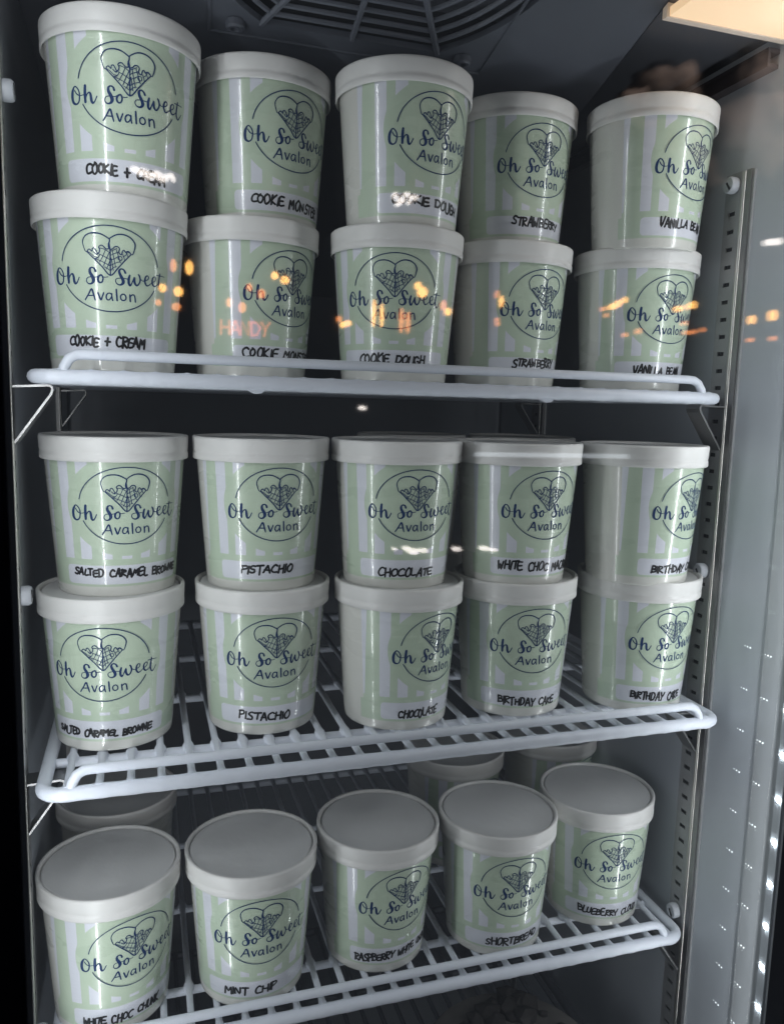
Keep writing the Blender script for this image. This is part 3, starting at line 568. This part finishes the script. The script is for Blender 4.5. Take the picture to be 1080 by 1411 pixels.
# ---------------- cake on the lowest shelf ----------------
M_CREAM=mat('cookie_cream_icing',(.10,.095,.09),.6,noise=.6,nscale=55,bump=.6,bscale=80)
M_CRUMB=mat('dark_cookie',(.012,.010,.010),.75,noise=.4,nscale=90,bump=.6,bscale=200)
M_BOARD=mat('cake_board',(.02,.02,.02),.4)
def cake(x,y,label,seed,r=.078,hgt=.055):
    rnd=random.Random(seed)
    t=empty('cake',(x,y,Z4)); tag(t,label,'cake','cakes on the lowest shelf')
    MB().lathe([(.0001,0),(r+.015,0),(r+.015,.003),(.0001,.003)],48).build('cake_board',M_BOARD,t)
    MB().lathe([(r,.003),(r+.001,.02),(r,hgt-.006),(r-.004,hgt-.001),(r-.012,hgt),(.0001,hgt+.001)],56).build('icing',M_CREAM,t)
    for k in range(34):
        a=rnd.uniform(0,6.28); q=r*math.sqrt(rnd.uniform(.05,.85)); s=rnd.uniform(.005,.014)
        bm=bmesh.new(); bmesh.ops.create_icosphere(bm,subdivisions=1,radius=s)
        for v in bm.verts: v.co*=rnd.uniform(.7,1.2); v.co.z*=.7
        me=bpy.data.meshes.new('cookie_chunk'); bm.to_mesh(me); bm.free(); me.materials.append(M_CRUMB)
        o=link('cookie_chunk',me,t); o.location=(q*math.cos(a),q*math.sin(a),hgt+s*.3)
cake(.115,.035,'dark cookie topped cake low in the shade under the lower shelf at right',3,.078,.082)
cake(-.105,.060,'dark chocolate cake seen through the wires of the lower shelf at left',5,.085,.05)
# ---------------- shop lights behind the photographer, mirrored in the glass ----------------
YG=YD-.027
def behind(px,py,dist):
    d=ray(px,py); t=(YG-CP.y)/d.y; hit=CP+d*t; d2=Vector((d.x,-d.y,d.z)).normalized(); return hit+d2*dist, d2
def emis(name,c,s):
    m=bpy.data.materials.new(name); m.use_nodes=True; p=m.node_tree.nodes['Principled BSDF']; p.inputs['Base Color'].default_value=(.2,.2,.2,1)
    p.inputs['Emission Color'].default_value=(*c,1); p.inputs['Emission Strength'].default_value=s; return m
M_BULB=emis('warm_filament_bulb',(1,.50,.13),9); M_BULB2=emis('amber_bulb',(1,.33,.10),5); M_WHITE=emis('white_downlight',(1,.90,.84),6)
M_SOFT=emis('soft_tube',(.85,.92,1),1.6); M_NEON=emis('orange_neon',(1,.20,.06),3.2)
def blob(parent,name,loc,rx,rz,m,basis=None):
    b=MB().lathe([(0.0001,-1),(.5,-.87),(.87,-.5),(1,0),(.87,.5),(.5,.87),(.0001,1)],14).build(name,m,parent); b.location=loc; b.scale=(rx,rx,rz); return b
D=3.0; S=(D+.45)/F
def string(label,items,grp='strings of warm bulbs in the shop'):
    c,_=behind(items[0][0],items[0][1],D); t=empty('string_light',c); tag(t,label,'string light',grp)
    pts=[]
    for it in items:
        px,py,rx,ry,m=it; q,_=behind(px,py,D); blob(t,'bulb',q-c,rx*S,ry*S,m); pts.append(q-c+Vector((0,0,ry*S)))
    pts.sort(key=lambda v:v.x)
    MB().tube(pts,.002,5).build('cable',M_BLACK,t)
B,B2=M_BULB,M_BULB2
string('warm bulbs mirrored in the glass right of the left cookie and cream tub',[(239,365,4,8,B2),(261,368,5,9,B),(224,396,5,5,B),(246,401,6,6,B),(218,416,4,4,B2),(243,422,6,5,B2)])
string('warm bulbs mirrored in the glass over the lower cookie monster tub',[(379,379,5,5,B),(393,385,6,5,B),(344,395,4,5,B2),(361,404,5,6,B2),(316,416,4,6,B2),(334,423,5,7,B2)])
string('tall glowing tubes mirrored in the glass over the lower cookie dough tub',[(468,439,4,4,B2),(473,447,4,4,B),(480,445,5,4,B),(516,431,2.5,19,B),(527,434,2.5,16,B),(554,441,3,17,B2),(563,444,3,15,B2),(577,393,5,5,B),(583,402,7,7,B),(612,420,4,7,B2),(618,429,5,5,B)])
string('small amber bulbs mirrored in the glass at the lower strawberry tub',[(686,405,3,5,B2),(692,415,3,8,B),(686,440,3,3,B2),(687,446,3,3,B2)])
string('row of warm bulbs mirrored in the glass over the lower vanilla tub',[(833,425,4,3,B2),(845,422,5,4,B),(853,418,4,5,B),(862,413,4,4,B),(863,461,4,3,B2),(881,456,4,4,B2),(837,434,3,3,B2),(936,425,5,4,B),(946,423,3,4,B2),(956,420,5,5,B),(945,445,4,3,B2),(947,458,4,3,B2),(957,457,4,3,B2),(970,454,3,3,B2)])
string('pairs of warm bulbs mirrored in the glass right of the steel rail',[(1038,440,4,6,B),(1067,434,5,7,B),(1036,468,4,3,B2),(1067,466,4,3,B2)])
def down(label,items):
    c,_=behind(items[0][0],items[0][1],D); t=empty('downlight',c); tag(t,label,'ceiling light','white shop lights mirrored in the glass')
    for px,py,rx,ry in items:
        q,_=behind(px,py,D); blob(t,'lamp_glass',q-c,rx*S,ry*S,M_WHITE)
        MB().tube([q-c+Vector((0,0,ry*S*.9)),q-c+Vector((0,0,.25))],.003,6).build('cable',M_BLACK,t)
down('bright white light cluster mirrored in the glass on the top left tub',[(186,232,6,3),(197,236,8,4),(206,241,7,4),(216,238,6,3),(224,244,8,4),(235,241,5,3),(239,246,3,3)])
down('bright white light cluster mirrored in the glass on the upper cookie dough tub',[(545,268,4,4),(553,275,6,4),(561,267,5,3),(571,271,6,3),(549,281,4,2),(564,278,3,3)])
down('white light mirrored in the glass over the right wall',[(1061,333,6,4),(1073,332,7,4)])
down('soft white light mirrored in the glass on the upper chocolate tub',[(560,756,6,3),(570,760,9,4),(584,759,7,3),(544,757,4,2)])
down('small white light mirrored in the glass between top and middle shelf',[(500,562,6,3)])
M_CLOUD=bpy.data.materials.new('mottled_glow'); M_CLOUD.use_nodes=True; nt=M_CLOUD.node_tree; p=nt.nodes['Principled BSDF']  # mottled emission of the added haze glows, fading toward their rims
tc=nt.nodes.new('ShaderNodeTexCoord'); nz=nt.nodes.new('ShaderNodeTexNoise'); nz.inputs['Scale'].default_value=7; nz.inputs['Detail'].default_value=4
nt.links.new(tc.outputs['Object'],nz.inputs['Vector']); mr=nt.nodes.new('ShaderNodeMapRange'); mr.inputs[1].default_value=.30; mr.inputs[2].default_value=.80; mr.inputs[3].default_value=.05; mr.inputs[4].default_value=.95
nt.links.new(nz.outputs['Fac'],mr.inputs[0])
sx=nt.nodes.new('ShaderNodeSeparateXYZ'); nt.links.new(tc.outputs['Object'],sx.inputs[0])
ab=nt.nodes.new('ShaderNodeMath'); ab.operation='ABSOLUTE'; nt.links.new(sx.outputs[1],ab.inputs[0])
m2=nt.nodes.new('ShaderNodeMapRange'); m2.inputs[1].default_value=.015; m2.inputs[2].default_value=.13; m2.interpolation_type='SMOOTHSTEP'; nt.links.new(ab.outputs[0],m2.inputs[0])
m3=nt.nodes.new('ShaderNodeMath'); m3.operation='MULTIPLY'; nt.links.new(mr.outputs[0],m3.inputs[0]); nt.links.new(m2.outputs[0],m3.inputs[1]); nt.links.new(m3.outputs[0],p.inputs['Emission Strength']); p.inputs['Emission Color'].default_value=(1,.70,.56,1); p.inputs['Base Color'].default_value=(.03,.03,.03,1)
def added_glow(label,items,seed):  # invented glowing shapes that stand in for the smoky warm reflection
    rnd=random.Random(seed); c,_=behind(items[0][0],items[0][1],D+.5); t=empty('added_glow',c); tag(t,label,'added glow','added warm glows mirrored in the glass'); S2=(D+.95)/F
    for px,py,rx,ry in items:
        q,_=behind(px,py,D+.5)
        bm=bmesh.new(); bmesh.ops.create_icosphere(bm,subdivisions=4,radius=1)
        from mathutils import noise as mn
        for v in bm.verts:
            f=1+.45*mn.noise(v.co*1.6+Vector((seed,px,0)))+.25*mn.noise(v.co*4+Vector((seed,py,0))); v.co=Vector((v.co.x*rx*S2*f,v.co.y*.1*f,v.co.z*ry*S2*f))
        for f in bm.faces: f.smooth=True
        me=bpy.data.meshes.new('glow_blob'); bm.to_mesh(me); bm.free(); o=link('glow_blob',me,t,M_CLOUD); o.location=q-c
added_glow('added warm mottled glow mirrored in the glass at the right above the steel rail',[(1050,160,75,70),(985,195,50,50),(1065,105,45,32)],3)
added_glow('added warm mottled glow mirrored in the glass above the upper vanilla tub',[(925,122,42,26),(885,150,40,24)],5)
down('pair of soft white lights mirrored in the glass between the chocolate and white choc tubs',[(630,757,7,3),(668,756,8,3),(680,758,7,2)])
c,_=behind(760,627,D); t=empty('tube_light',c); tag(t,'thin cool tube light mirrored across the lids at right of the middle shelf','tube light')
a1,_=behind(655,626,D); a2,_=behind(868,629,D); MB().tube([a1-c,a2-c],3.0*S,10).build('tube',M_SOFT,t)
MB().tube([a1-c,a1-c+Vector((0,0,.5))],.004,6).build('hanger',M_BLACK,t); MB().tube([a2-c,a2-c+Vector((0,0,.5))],.004,6).build('hanger',M_BLACK,t)
# neon sign, seen reversed and dim
cn,dn=behind(338,452,D); t=empty('neon_sign',cn); tag(t,'orange neon word sign mirrored faintly in the glass on the cookie monster tub','neon sign')
word='HANDY'; u=13.2*S
x=0
for c in word:
    st,ad=CH[c]
    for Sx in st:
        pts=[Vector(((x+px_)*u*1.0-u*2.4,0,(py_-.5)*19*S)) for px_,py_ in Sx]
        MB().tube(pts,.0050,6).build('neon_tube',M_NEON,t)
    x+=ad
'''end'''
